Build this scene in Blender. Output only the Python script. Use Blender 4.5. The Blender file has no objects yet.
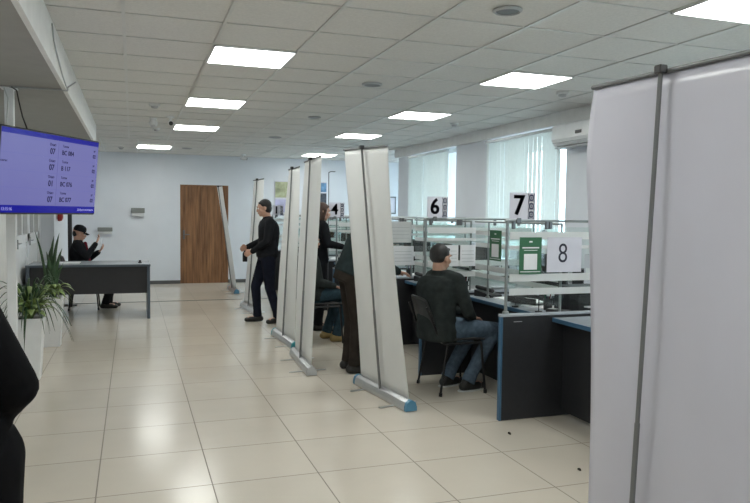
import bpy, bmesh, math, random
from mathutils import Vector, Matrix, Quaternion
random.seed(7)
S = bpy.context.scene
COL = S.collection
PI = math.pi
V = Vector

# ------------------------------------------------------------------ camera
cam_d = bpy.data.cameras.new('camera'); cam = bpy.data.objects.new('camera', cam_d); COL.objects.link(cam)
cam_d.sensor_width = 36; cam_d.lens = 702/750*36; cam_d.clip_start = .05
yaw, pit, rol = .333, -.0530, .0120
fw = V((math.sin(yaw)*math.cos(pit), math.cos(yaw)*math.cos(pit), math.sin(pit)))
rt0 = V((math.cos(yaw), -math.sin(yaw), 0)); up0 = rt0.cross(fw)
rt = math.cos(rol)*rt0 + math.sin(rol)*up0; up = -math.sin(rol)*rt0 + math.cos(rol)*up0
M = Matrix((rt, up, -fw)).transposed().to_4x4(); M.translation = V((0, 0, 1.5)); cam.matrix_world = M
S.camera = cam
# ------------------------------------------------------------------ world, exposure
W = bpy.data.worlds.new('world'); S.world = W; W.use_nodes = True
bg = W.node_tree.nodes['Background']; bg.inputs[0].default_value = (.70, .86, 1.0, 1); bg.inputs[1].default_value = 3.7
S.view_settings.view_transform = 'Standard'; S.view_settings.look = 'None'
S.view_settings.gamma = 1; S.view_settings.use_curve_mapping = False
S.view_settings.exposure = 1.25
PANEL = 7.6      # ceiling panel strength

# ------------------------------------------------------------------ materials
MT = {}
def mat(name, col, rough=.5, metal=0., noise=0., nscale=8., bump=0., emit=None, es=0., trans=0., coat=0., stretch=None):
    m = bpy.data.materials.new(name); m.use_nodes = True
    nt = m.node_tree; b = nt.nodes['Principled BSDF']
    b.inputs['Base Color'].default_value = (*col, 1); b.inputs['Roughness'].default_value = rough
    b.inputs['Metallic'].default_value = metal
    if coat: b.inputs['Coat Weight'].default_value = coat; b.inputs['Coat Roughness'].default_value = .12
    if emit: b.inputs['Emission Color'].default_value = (*emit, 1); b.inputs['Emission Strength'].default_value = es
    tc = nt.nodes.new('ShaderNodeTexCoord'); n = nt.nodes.new('ShaderNodeTexNoise'); n.inputs['Scale'].default_value = nscale
    n.inputs['Detail'].default_value = 4
    if stretch:
        mp = nt.nodes.new('ShaderNodeMapping'); mp.inputs['Scale'].default_value = stretch
        nt.links.new(tc.outputs['Object'], mp.inputs[0]); nt.links.new(mp.outputs[0], n.inputs['Vector'])
    else: nt.links.new(tc.outputs['Object'], n.inputs['Vector'])
    a = noise if noise else .04
    r = nt.nodes.new('ShaderNodeMapRange'); r.inputs[1].default_value = .3; r.inputs[2].default_value = .7
    r.inputs[3].default_value = 1-a; r.inputs[4].default_value = 1+a
    nt.links.new(n.outputs[0], r.inputs[0])
    mx = nt.nodes.new('ShaderNodeVectorMath'); mx.operation = 'SCALE'; mx.inputs[0].default_value = col
    nt.links.new(r.outputs[0], mx.inputs['Scale']); nt.links.new(mx.outputs[0], b.inputs['Base Color'])
    if bump:
        bp = nt.nodes.new('ShaderNodeBump'); bp.inputs['Strength'].default_value = bump; bp.inputs['Distance'].default_value = .01
        nt.links.new(n.outputs[0], bp.inputs['Height']); nt.links.new(bp.outputs[0], b.inputs['Normal'])
    if trans:   # thin translucent sheet
        out = nt.nodes['Material Output']; t = nt.nodes.new('ShaderNodeBsdfTranslucent'); t.inputs[0].default_value = (*col, 1)
        ms = nt.nodes.new('ShaderNodeMixShader'); ms.inputs[0].default_value = trans
        nt.links.new(b.outputs[0], ms.inputs[1]); nt.links.new(t.outputs[0], ms.inputs[2]); nt.links.new(ms.outputs[0], out.inputs[0])
    if 'cloth' in name or 'denim' in name: b.inputs['Specular IOR Level'].default_value = .12
    if 'screen' in name: b.inputs['Specular IOR Level'].default_value = .22
    MT[name] = m; return m

def math_node(nt, op, a, b=None):
    n = nt.nodes.new('ShaderNodeMath'); n.operation = op
    for i, v in enumerate((a, b)):
        if v is None: continue
        if isinstance(v, (int, float)): n.inputs[i].default_value = v
        else: nt.links.new(v, n.inputs[i])
    return n.outputs[0]
def grid_material(name, tile, line, size, width, ox, oy, rough, rough2=.7, noise=.05):
    m = mat(name, tile, rough); nt = m.node_tree; b = nt.nodes['Principled BSDF']
    tc = nt.nodes.new('ShaderNodeTexCoord'); sp = nt.nodes.new('ShaderNodeSeparateXYZ'); nt.links.new(tc.outputs['Object'], sp.inputs[0])
    ms, fl = [], []
    for k, o in ((0, ox), (1, oy)):
        u = math_node(nt, 'DIVIDE', math_node(nt, 'SUBTRACT', sp.outputs[k], o), size)
        f = math_node(nt, 'FRACT', u); fl.append(math_node(nt, 'FLOOR', u))
        d = math_node(nt, 'MINIMUM', f, math_node(nt, 'SUBTRACT', 1., f))
        ms.append(math_node(nt, 'LESS_THAN', d, width/size/2))
    mask = math_node(nt, 'MAXIMUM', ms[0], ms[1])
    cx = nt.nodes.new('ShaderNodeCombineXYZ'); nt.links.new(fl[0], cx.inputs[0]); nt.links.new(fl[1], cx.inputs[1])
    wn = nt.nodes.new('ShaderNodeTexWhiteNoise'); nt.links.new(cx.outputs[0], wn.inputs['Vector'])
    nz = nt.nodes.new('ShaderNodeTexNoise'); nz.inputs['Scale'].default_value = 3.5; nz.inputs['Detail'].default_value = 6
    nt.links.new(tc.outputs['Object'], nz.inputs['Vector'])
    v = math_node(nt, 'ADD', math_node(nt, 'MULTIPLY', math_node(nt, 'SUBTRACT', wn.outputs[0], .5), noise),
                  math_node(nt, 'MULTIPLY', math_node(nt, 'SUBTRACT', nz.outputs[0], .5), noise*2))
    v = math_node(nt, 'ADD', v, 1.)
    sc = nt.nodes.new('ShaderNodeVectorMath'); sc.operation = 'SCALE'; sc.inputs[0].default_value = tile; nt.links.new(v, sc.inputs['Scale'])
    mx = nt.nodes.new('ShaderNodeMix'); mx.data_type = 'RGBA'; nt.links.new(mask, mx.inputs['Factor'])
    nt.links.new(sc.outputs[0], mx.inputs['A']); mx.inputs['B'].default_value = (*line, 1)
    nt.links.new(mx.outputs['Result'], b.inputs['Base Color'])
    rr = math_node(nt, 'ADD', math_node(nt, 'MULTIPLY', mask, rough2-rough), rough); nt.links.new(rr, b.inputs['Roughness'])
    return m

m_floor = grid_material('floor_tile', (.60, .545, .465), (.20, .17, .14), .6, .007, -.19, 3.88, .2)
m_ceil = mat('ceiling_tile', (.70, .69, .665), .9, noise=.05, nscale=60, bump=.15)
m_bar = mat('ceiling_bar', (.62, .62, .60), .3, .4)
m_wall = mat('wall_paint', (.71, .735, .78), .55, noise=.03, nscale=2.)
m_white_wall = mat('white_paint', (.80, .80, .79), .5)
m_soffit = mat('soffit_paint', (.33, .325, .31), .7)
m_base = mat('baseboard_grey', (.10, .10, .10), .5)
m_seam = mat('floor_strip', (.09, .085, .08), .4)
m_pvc = mat('white_plastic', (.80, .81, .82), .35)
m_grey = mat('grey_plastic', (.42, .43, .44), .45)
m_lgrey = mat('light_grey_plastic', (.62, .63, .63), .45)
m_black = mat('black_plastic', (.018, .018, .02), .4)
m_darkm = mat('black_metal', (.02, .02, .022), .35, .5)
m_alu = mat('brushed_aluminium', (.58, .59, .60), .32, .9)
m_rail = mat('satin_steel', (.30, .32, .32), .35, .8)
m_bpole = mat('banner_pole_grey', (.17, .175, .18), .4, .3)
m_dalu = mat('grey_steel', (.16, .165, .17), .4, .7)
m_panel = mat('lamp_panel', (.9, .95, .95), .5, emit=(.975, 1., .955), es=PANEL)
m_desk = mat('charcoal_laminate', (.019, .020, .024), .5, noise=.08, nscale=30)
m_edge = mat('blue_edge', (.045, .12, .21), .4)
m_top = mat('grey_worktop', (.40, .43, .47), .25, noise=.05, nscale=20)
m_bluegrey = mat('blue_grey_laminate', (.075, .10, .13), .35)
m_sheet = mat('banner_vinyl', (.76, .77, .76), .45, noise=.02, nscale=3, trans=.12)
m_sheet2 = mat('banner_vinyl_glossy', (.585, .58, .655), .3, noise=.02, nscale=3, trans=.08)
m_teal = mat('teal_plastic', (.03, .27, .31), .4)
m_blue_pl = mat('blue_plastic', (.08, .23, .36), .4)
m_skin = mat('skin', (.50, .29, .21), .5, noise=.06, nscale=30)
m_hair = mat('black_hair', (.012, .010, .010), .55, noise=.3, nscale=120, bump=.4, stretch=(1, 1, .1))
m_hair_b = mat('reddish_brown_hair', (.055, .024, .015), .5, noise=.35, nscale=120, bump=.4, stretch=(1, 1, .1))
m_coat = mat('black_cloth', (.012, .013, .016), .85, noise=.2, nscale=18, bump=.3)
m_coat_g = mat('charcoal_cloth', (.030, .036, .036), .9, noise=.2, nscale=18, bump=.3)
m_coat_t = mat('dark_teal_cloth', (.022, .032, .034), .85, noise=.2, nscale=18, bump=.3)
m_coat_b = mat('dark_brown_cloth', (.030, .024, .020), .85, noise=.2, nscale=18, bump=.3)
m_navy = mat('navy_cloth', (.010, .012, .022), .85, noise=.2, nscale=18, bump=.3)
m_jean = mat('blue_denim', (.10, .14, .19), .85, noise=.2, nscale=30, bump=.3)
m_jean2 = mat('dark_teal_denim', (.035, .065, .085), .85, noise=.2, nscale=30, bump=.3)
m_red = mat('red_plastic', (.30, .012, .012), .4)
m_redc = mat('red_cloth', (.16, .015, .03), .8)
m_tan = mat('tan_leather', (.35, .25, .10), .6)
m_deep = mat('deep_black_cloth', (.004, .004, .005), .9, noise=.2, nscale=18, bump=.3)
m_shoe = mat('shoe_black', (.012, .012, .012), .45)
m_paper = mat('white_paper', (.78, .78, .80), .7)
m_lilac = mat('pale_lilac_card', (.62, .61, .68), .6)
m_green = mat('green_card', (.022, .12, .05), .5)
m_nav = mat('navy_ink', (.010, .012, .06), .8)
m_ink = mat('black_ink', (.012, .012, .03), .5)
m_leaf = mat('dark_green_leaf', (.025, .065, .022), .45, noise=.4, nscale=12)
m_leaf2 = mat('light_green_leaf', (.20, .28, .09), .45, noise=.35, nscale=14)
m_soil = mat('soil', (.02, .015, .01), .9, noise=.4, nscale=40)
m_white_e = mat('eye_white', (.7, .7, .7), .3)
m_lip = mat('lip', (.30, .12, .10), .5)
m_pole = mat('dark_pole_paint', (.03, .03, .035), .5)
m_stripe = mat('frosted_film', (.78, .79, .79), .5, trans=.35)
m_ground = mat('outside_paving', (.35, .36, .36), .9)

def wood():
    m = mat('brown_wood', (.17, .085, .045), .42); nt = m.node_tree; b = nt.nodes['Principled BSDF']
    tc = nt.nodes.new('ShaderNodeTexCoord'); mp = nt.nodes.new('ShaderNodeMapping'); mp.inputs['Scale'].default_value = (9, 9, .6)
    nt.links.new(tc.outputs['Object'], mp.inputs[0])
    n = nt.nodes.new('ShaderNodeTexNoise'); n.inputs['Scale'].default_value = 3; n.inputs['Detail'].default_value = 8; nt.links.new(mp.outputs[0], n.inputs[0])
    cr = nt.nodes.new('ShaderNodeValToRGB'); cr.color_ramp.elements[0].color = (.115, .048, .018, 1); cr.color_ramp.elements[1].color = (.33, .16, .07, 1)
    cr.color_ramp.elements[0].position = .3; cr.color_ramp.elements[1].position = .7
    nt.links.new(n.outputs[0], cr.inputs[0])
    nt.links.new(cr.outputs[0], b.inputs['Base Color'])
    return m
m_wood = wood()
def glass(name, tint=(.93, .97, .96), refl=.10):
    m = bpy.data.materials.new(name); m.use_nodes = True; nt = m.node_tree
    for n in list(nt.nodes): nt.nodes.remove(n)
    o = nt.nodes.new('ShaderNodeOutputMaterial'); t = nt.nodes.new('ShaderNodeBsdfTransparent'); t.inputs[0].default_value = (*tint, 1)
    g = nt.nodes.new('ShaderNodeBsdfGlossy'); g.inputs['Roughness'].default_value = .03
    lw = nt.nodes.new('ShaderNodeLayerWeight'); lw.inputs[0].default_value = .5
    f = math_node(nt, 'ADD', math_node(nt, 'MULTIPLY', math_node(nt, 'POWER', lw.outputs['Facing'], 4.), .5), .03)
    x = nt.nodes.new('ShaderNodeMixShader'); nt.links.new(f, x.inputs[0]); nt.links.new(t.outputs[0], x.inputs[1]); nt.links.new(g.outputs[0], x.inputs[2])
    nt.links.new(x.outputs[0], o.inputs[0]); return m
m_glass = glass('clear_glass')
def brick():
    m = mat('orange_brick', (.45, .2, .12), .8); nt = m.node_tree; b = nt.nodes['Principled BSDF']
    tc = nt.nodes.new('ShaderNodeTexCoord'); mp = nt.nodes.new('ShaderNodeMapping'); mp.inputs['Rotation'].default_value = (PI/2, 0, 0)
    nt.links.new(tc.outputs['Object'], mp.inputs[0]); k = nt.nodes.new('ShaderNodeTexBrick'); k.inputs['Scale'].default_value = 3
    k.inputs['Color1'].default_value = (.42, .22, .14, 1); k.inputs['Color2'].default_value = (.52, .30, .2, 1); k.inputs['Mortar'].default_value = (.6, .58, .55, 1)
    nt.links.new(mp.outputs[0], k.inputs[0]); nt.links.new(k.outputs[0], b.inputs['Base Color']); return m
m_brick = brick()
def screen_mat():
    m = mat('screen_blue', (.02, .02, .03), .2, emit=(.17, .17, .44), es=.36); return m
m_scr = screen_mat()
m_scr_band = mat('screen_deep_blue', (.01, .01, .05), .12, emit=(.008, .008, .25), es=.4)
m_scr_txt = mat('screen_navy_text', (.01, .01, .03), .12, emit=(.01, .01, .08), es=.15)
m_scr_lite = mat('screen_pale_text', (.02, .02, .03), .12, emit=(.35, .35, .75), es=.5)
m_scr_line = mat('screen_rule', (.02, .02, .03), .12, emit=(.12, .12, .36), es=.45)

# ------------------------------------------------------------------ mesh helpers
def tag(o, label=None, cat=None, group=None, kind=None):
    if label: o['label'] = label
    if cat: o['category'] = cat
    if group: o['group'] = group
    if kind: o['kind'] = kind
    return o
def thing(name, loc, label, cat, rz=0, group=None):
    o = bpy.data.objects.new(name, None); COL.objects.link(o); o.empty_display_size = .1
    o.location = loc; o.rotation_euler = (0, 0, rz); return tag(o, label, cat, group)
class MB:
    def __init__(s): s.b = bmesh.new()
    def box(s, x0, x1, y0, y1, z0, z1, bev=0, rot=None, seg=1):
        r = bmesh.ops.create_cube(s.b, size=1)
        vs = r['verts']; c = V(((x0+x1)/2, (y0+y1)/2, (z0+z1)/2))
        for v in vs: v.co = V((v.co.x*(x1-x0), v.co.y*(y1-y0), v.co.z*(z1-z0)))
        if bev:
            es = list({e for v in vs for e in v.link_edges})
            rr = bmesh.ops.bevel(s.b, geom=es+vs, offset=bev, segments=seg, affect='EDGES', profile=.7)
            vs = list({v for f in rr['faces'] for v in f.verts} | {v for v in vs if v.is_valid})
        for v in vs:
            if rot is not None: v.co = rot @ v.co
            v.co += c
        return s
    def obox(s, c, size, rot, bev=0):   # oriented box
        return s.box(c[0]-size[0]/2, c[0]+size[0]/2, c[1]-size[1]/2, c[1]+size[1]/2, c[2]-size[2]/2, c[2]+size[2]/2, bev, rot)
    def cone(s, a, b, ra, rb=None, n=12, caps=True):
        a, b = V(a), V(b); rb = ra if rb is None else rb; d = b-a; L = d.length
        if L < 1e-6: return s
        q = V((0, 0, 1)).rotation_difference(d)
        r = bmesh.ops.create_cone(s.b, cap_ends=caps, segments=n, radius1=ra, radius2=rb, depth=L)
        for v in r['verts']: v.co = q @ v.co + (a+b)/2
        return s
    def tube(s, pts, r, n=8):
        pts = [V(p) for p in pts]
        for a, b in zip(pts, pts[1:]): s.cone(a, b, r, r, n)
        for p in pts[1:-1]: s.ball(p, r, n)
        return s
    def ball(s, c, r, n=10, scale=(1, 1, 1), rot=None):
        q = bmesh.ops.create_uvsphere(s.b, u_segments=n, v_segments=max(5, n//2+1), radius=r)
        for v in q['verts']:
            v.co = V((v.co.x*scale[0], v.co.y*scale[1], v.co.z*scale[2]))
            if rot is not None: v.co = rot @ v.co
            v.co += V(c)
        return s
    def cap(s, a, b, ra, rb=None, n=12):   # capsule
        rb = ra if rb is None else rb
        return s.cone(a, b, ra, rb, n).ball(a, ra, n).ball(b, rb, n)
    def lathe(s, prof, c=(0, 0, 0), n=24, rot=None):
        rings = []
        for r, z in prof:
            ring = []
            for k in range(n):
                p = V((r*math.cos(2*PI*k/n), r*math.sin(2*PI*k/n), z))
                if rot is not None: p = rot @ p
                ring.append(s.b.verts.new(p+V(c)))
            rings.append(ring)
        return s.skin(rings)
    def skin(s, rings, caps=True):
        for A, B in zip(rings, rings[1:]):
            n = len(A)
            for k in range(n): s.b.faces.new((A[k], A[(k+1) % n], B[(k+1) % n], B[k]))
        if caps: s.b.faces.new(rings[0][::-1]); s.b.faces.new(rings[-1])
        return s
    def loft(s, rings, n=20):   # rings: (centre, right, fwd, rx, ry)
        R = []
        for c, a, b, rx, ry in rings:
            c, a, b = V(c), V(a), V(b); ring = []
            for k in range(n):
                t = 2*PI*k/n; e = .85
                cc, ss = math.cos(t), math.sin(t)
                ring.append(s.b.verts.new(c + a*rx*math.copysign(abs(cc)**e, cc) + b*ry*math.copysign(abs(ss)**e, ss)))
            R.append(ring)
        return s.skin(R)
    def grid(s, fn, nu, nv):
        g = [[s.b.verts.new(fn(i/nu, j/nv)) for i in range(nu+1)] for j in range(nv+1)]
        for j in range(nv):
            for i in range(nu): s.b.faces.new((g[j][i], g[j][i+1], g[j+1][i+1], g[j+1][i]))
        return s
    def poly(s, pts, ext):      # prism from polygon points and extrusion vector
        a = [s.b.verts.new(V(p)) for p in pts]; c = [s.b.verts.new(V(p)+V(ext)) for p in pts]
        s.b.faces.new(a[::-1]); s.b.faces.new(c); n = len(a)
        for k in range(n): s.b.faces.new((a[k], a[(k+1) % n], c[(k+1) % n], c[k]))
        return s
    def mesh(s, name, m, smooth=False, remesh=None, sm=2):
        bmesh.ops.recalc_face_normals(s.b, faces=s.b.faces)
        me = bpy.data.meshes.new(name); s.b.to_mesh(me); s.b.free()
        if remesh:
            t = bpy.data.objects.new('t', me); COL.objects.link(t)
            k = t.modifiers.new('r', 'REMESH'); k.mode = 'VOXEL'; k.voxel_size = remesh
            if sm: q = t.modifiers.new('s', 'SMOOTH'); q.iterations = sm; q.factor = .5
            dg = bpy.context.evaluated_depsgraph_get(); m2 = bpy.data.meshes.new_from_object(t.evaluated_get(dg))
            bpy.data.objects.remove(t); bpy.data.meshes.remove(me); me = m2; me.name = name
            smooth = True
        me.materials.clear(); me.materials.append(m)
        if smooth:
            for p in me.polygons: p.use_smooth = True
            if not remesh:
                try: me.set_sharp_from_angle(angle=math.radians(40))
                except Exception: pass
        return me
    def build(s, name, m, parent=None, smooth=False, remesh=None, sm=2, solid=None, loc=None):
        o = bpy.data.objects.new(name, s.mesh(name, m, smooth, remesh, sm)); COL.objects.link(o)
        if parent: o.parent = parent
        if loc is not None: o.location = loc
        if solid: k = o.modifiers.new('solid', 'SOLIDIFY'); k.thickness = solid; k.offset = 0
        return o
def struct(name, mb, m, smooth=False): return tag(mb.build(name, m, smooth=smooth), kind='structure')
def kids(o): return [c for c in bpy.data.objects if c.parent == o]
def copy_tree(o, parent=None):
    c = o.copy(); COL.objects.link(c); c.parent = parent
    for ch in kids(o): copy_tree(ch, c)
    return c
def text(s, size, m, parent, loc, xdir, updir, name='lettering', ext=.0008, align='CENTER', bold=0., sx=1.):
    cu = bpy.data.curves.new('t', 'FONT'); cu.body = s; cu.size = size; cu.extrude = ext; cu.align_x = align; cu.align_y = 'CENTER'; cu.offset = bold
    t = bpy.data.objects.new('t', cu); COL.objects.link(t)
    me = bpy.data.meshes.new_from_object(t.evaluated_get(bpy.context.evaluated_depsgraph_get()))
    bpy.data.objects.remove(t); bpy.data.curves.remove(cu)
    x = V(xdir).normalized(); u = V(updir).normalized(); n = x.cross(u)
    R = Matrix((x*sx, u, n)).transposed().to_4x4(); R.translation = V(loc); me.transform(R)
    me.materials.clear(); me.materials.append(m)
    if name is None: return me
    o = bpy.data.objects.new(name, me); COL.objects.link(o); o.parent = parent; return o
def join_meshes(ms):
    b = bmesh.new()
    for m in ms: b.from_mesh(m)
    for m in ms: bpy.data.meshes.remove(m)
    return b

# ================================================================== STRUCTURE
H = 2.69
X0, X1 = -1.40, 4.70
struct('floor', MB().box(-1.5, 7.1, -3.2, 15.35, -.12, 0).box(-2.6, -1.5, 9, 13, -.12, 0), m_floor)
struct('trim_1', MB().box(-1.18, 4.9, 12.20, 12.235, 0, .004), m_seam)
# suspended ceiling with metal bars
struct('ceiling', MB().box(-.50, 7.1, -3.2, 15.35, H+.004, H+.12).box(-1.5, -.50, 10.6, 15.35, H+.004, H+.12), m_ceil)
b = MB()
GX, GY = -.044, 4.555
x = GX
for k in range(0, 8):
    xx = GX+.6*k; b.box(xx-.011, xx+.011, -3.1, 12.2, H-.004, H+.006)
for k in range(-12, 13):
    yy = GY+.6*k
    if yy < 12.2: b.box(-.49, 4.64, yy-.007, yy+.007, H-.002, H+.006)
for k in range(0, 12): xx = -.5+.6*k; b.box(xx-.012, xx+.012, 12.25, 15.2, H-.004, H+.006)
for k in range(0, 5): yy = 12.75+.6*k; b.box(-1.18, 7, yy-.007, yy+.007, H-.002, H+.006)
b.box(-.49, 7, 12.19, 12.25, H-.006, H+.006)
struct('trim_2', b, m_bar)
# left bulkhead: white side face, grey underside
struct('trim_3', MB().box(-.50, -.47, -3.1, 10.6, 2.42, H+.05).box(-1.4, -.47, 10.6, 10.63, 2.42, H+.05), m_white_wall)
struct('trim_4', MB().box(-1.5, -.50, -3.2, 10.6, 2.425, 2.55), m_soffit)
struct('wall_left', MB().box(-1.5, X0, -3.2, 9.78, 0, 2.6).box(-1.5, X0, 9.78, 12.25, 2.15, H+.05), m_white_wall)
struct('wall_left_rear', MB().box(-1.5, -1.18, 12.25, 15.35, 0, H+.05), m_wall)
struct('wall_back', MB().box(-1.5, .945, 15.2, 15.35, 0, H+.1).box(.945, 1.935, 15.2, 15.35, 2.07, H+.1).box(1.935, 7.1, 15.2, 15.35, 0, H+.1), m_wall)
struct('wall_front', MB().box(-1.5, 4.9, -3.35, -3.2, 0, H+.1), m_white_wall)
struct('baseboard_back', MB().box(-1.18, .945, 15.185, 15.2, 0, .07).box(1.935, 7., 15.185, 15.2, 0, .07), m_base)
struct('baseboard_left', MB().box(X0, X0+.014, -3.2, 9.7, 0, .07), m_base)
# window wall with openings
XW0, XW1 = 4.70, 4.98
WIN = [(0.2, 2.1), (3.35, 5.2), (6.93, 8.80), (9.83, 11.72)]
b = MB(); y = -3.2
for a, c in WIN:
    b.box(XW0, XW1, y, a, 0, H+.1); b.box(XW0, XW1, a, c, 0, .82); b.box(XW0, XW1, a, c, 2.56, H+.1); y = c
b.box(XW0, XW1, y, 12.3, 0, H+.1)
struct('wall_right', b, m_wall)
struct('trim_5', MB().box(4.62, 4.70, -3.2, 12.3, 2.55, H+.05), m_white_wall)    # fascia above the blinds
struct('wall_right_rear', MB().box(7., 7.15, 12.25, 12.4, 0, H+.1).box(7., 7.15, 15.1, 15.35, 0, H+.1).box(7., 7.15, 12.4, 15.1, 0, .5).box(7., 7.15, 12.4, 15.1, 2.6, H+.1), m_wall)
struct('wall_return', MB().box(XW1, 7.15, 12.15, 12.3, 0, H+.1), m_wall)
struct('trim_6', MB().box(4.56, 4.70, -3., 12.2, .80, .84, .006), m_pvc)          # long window sill

def window(n, x, y0, y1, z0, z1, mull):
    o = tag(thing('window_%d' % n, (x, (y0+y1)/2, z0), None, None), kind='structure')
    w = (y1-y0)/2; h = z1-z0; t = .03
    b = MB(); b.box(-t, t, -w, -w+.06, 0, h); b.box(-t, t, w-.06, w, 0, h); b.box(-t, t, -w, w, 0, .06); b.box(-t, t, -w, w, h-.06, h)
    for m_ in mull: b.box(-t, t, -w+2*w*m_-.035, -w+2*w*m_+.035, 0, h)
    b.build('window_frame', m_pvc, o)
    MB().box(-.004, .004, -w+.05, w-.05, .05, h-.05).build('window_pane', m_glass, o)
for i, (a, c) in enumerate(WIN): window(i+1, 4.88, a, c, .82, 2.56, (.34, .67))
window(5, 7.08, 12.4, 15.1, .5, 2.6, (.5,))
# brown wooden door in the back wall
d = tag(thing('door_1', (1.44, 15.2, 0), None, None), kind='structure')
b = MB()
for k in range(9): b.box(-.49+k*.1089, -.49+(k+1)*.1089-.003, .02, .06, 0, 2.05, .003)
b.box(-.49, .49, .03, .07, 0, 2.05)
b.build('door_panel', m_wood, d)
MB().box(-.495, -.47, 0, .07, 0, 2.07).box(.47, .495, 0, .07, 0, 2.07).box(-.495, .495, 0, .07, 2.04, 2.07).build('door_frame', m_wood, d)
MB().box(-.44, -.40, 0, .02, .93, 1.12, .004).cone((-.42, .0, 1.03), (-.42, -.045, 1.03), .009).cone((-.42, -.045, 1.03), (-.31, -.045, 1.03), .009).build('door_handle', m_dalu, d, True)
# white glazed double door in the left wall
d = tag(thing('door_2', (X0, 11., 0), None, None), kind='structure')
b = MB(); xs = -.09
b.box(xs, .02, -1.22, -1.14, 0, 2.15).box(xs, .02, 1.17, 1.25, 0, 2.15).box(xs, .02, -1.22, 1.25, 2.08, 2.15)
b.build('door_frame', m_pvc, d)
for a, c in ((-1.14, .0), (.01, 1.17)):
    b = MB(); b.box(xs+.02, .01, a, a+.11, 0, 2.08).box(xs+.02, .01, c-.11, c, 0, 2.08).box(xs+.02, .01, a, c, 0, .12).box(xs+.02, .01, a, c, 1.98, 2.08).box(xs+.02, .01, a, c, 1.06, 1.17)
    b.box(xs+.05, -.015, a+.1, c-.1, .1, 1.08)
    b.box(-.02, -.002, a+.16, c-.16, .2, 1.0, .006)
    b.box(xs+.03, .005, (a+c)/2-.05, (a+c)/2+.05, 1.1, 2.)
    p = b.build('door_leaf', m_pvc, d)
    MB().box(xs+.04, xs+.05, a+.1, c-.1, 1.15, 2.).build('door_glass', m_glass, p)
    MB().box(.01, .03, a+.03, a+.06, 1.0, 1.12).cone((.03, a+.045, 1.07), (.05, a+.045, 1.07), .008).cone((.05, a+.045, 1.07), (.05, a+.16, 1.07), .008).build('door_handle', m_grey, p)
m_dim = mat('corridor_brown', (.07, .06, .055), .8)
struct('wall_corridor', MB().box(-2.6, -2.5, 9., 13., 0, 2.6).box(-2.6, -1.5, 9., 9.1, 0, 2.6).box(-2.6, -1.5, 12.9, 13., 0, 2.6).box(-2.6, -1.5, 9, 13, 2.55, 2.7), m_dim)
# outside
struct('ground', MB().box(5., 40., -20, 45, -.6, -.5), m_ground)
t = tag(MB().box(9.5, 10., 18.6, 20.4, -.5, 7.).build('brick_wall', m_brick), 'orange brick wall glimpsed outside through the window gap', 'wall')

# ================================================================== CEILING FITTINGS
def panel(x, y, lab, n=None):
    o = thing('ceiling_light', (x, y, H), lab, 'ceiling light', group=n)
    MB().box(-.29, .29, -.29, .29, -.008, -.0065).build('diffuser', m_panel, o)
    b = MB(); b.box(-.30, -.288, -.30, .30, -.012, -.002).box(.288, .30, -.30, .30, -.012, -.002).box(-.30, .30, -.30, -.288, -.012, -.002).box(-.30, .30, .288, .30, -.012, -.002)
    b.build('frame', m_pvc, o)
LG = 'square ceiling light panels'
panel(.856, 5.455, 'largest square light panel in the left row, nearest the wall screen', LG)
panel(.856, 7.855, 'second square light panel of the left row, counting away from the camera', LG)
panel(.856, 10.255, 'third square light panel of the left row, between two others', LG)
panel(.38, 13.62, 'farthest square light panel, low in the left row in front of the blank back wall', LG)
panel(3.256, 3.055, 'square light panel cut by the top right edge of the picture', LG)
panel(3.256, 5.455, 'bright square light panel above the window blinds and smoke detector', LG)
panel(3.256, 7.855, 'middle square light panel of the right row, above the tall white banner', LG)
panel(3.256, 10.255, 'small square light panel just above the back banner tops', LG)
panel(3.62, 14.05, 'thin sliver of a light panel against the bluish back wall', LG)
for (x, y) in ((.856, 3.055), (.856, .655), (3.256, .655), (.856, -1.745), (3.256, -1.745)):
    panel(x, y, 'square light panel overhead behind the camera', LG)

def diffuser_(x, y, r, lab):
    o = thing('ceiling_vent', (x, y, H), lab, 'ceiling vent', group='round ceiling vents')
    MB().lathe([(r, -.001), (r, -.008), (r*.86, -.016), (r*.8, -.012), (r*.8, -.001)]).build('rim', m_grey, o, True)
    MB().lathe([(r*.8, -.002), (r*.76, -.010), (.001, -.010)], n=24).build('grille', m_dalu, o, True)
diffuser_(2.06, 3.66, .085, 'round grey ceiling vent nearest the top edge of the picture')
diffuser_(2.08, 6.15, .095, 'round grey ceiling vent in the middle of the ceiling')
diffuser_(2.12, 10.99, .10, 'small distant round ceiling vent above the far banners')
diffuser_(2.13, 8.5, .08, 'faint round ceiling vent between the middle and distant ones')
diffuser_(.97, 13.58, .09, 'tiny round ceiling vent above the brown door')
def smoke(x, y, r, lab):
    o = thing('smoke_detector', (x, y, H), lab, 'smoke detector', group='ceiling smoke detectors')
    MB().lathe([(r, -.001), (r, -.018), (r*.9, -.024), (.001, -.024)]).build('base', m_lgrey, o, True)
    MB().lathe([(r*.66, -.024), (r*.66, -.036), (r*.5, -.046), (.001, -.05)]).build('sensor', m_grey, o, True)
smoke(3.90, 5.84, .06, 'smoke detector on the ceiling right of the bright light panel')
smoke(3.94, 8.32, .055, 'smoke detector on the ceiling near the window blinds, farther away')
smoke(.24, 8.22, .06, 'smoke detector nearest of the small devices left of the light row')
smoke(.33, 10.55, .05, 'tiny smoke detector farther back between the left lights')
smoke(-.19, 13.9, .055, 'tiny smoke detector left of the farthest light panel')
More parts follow.
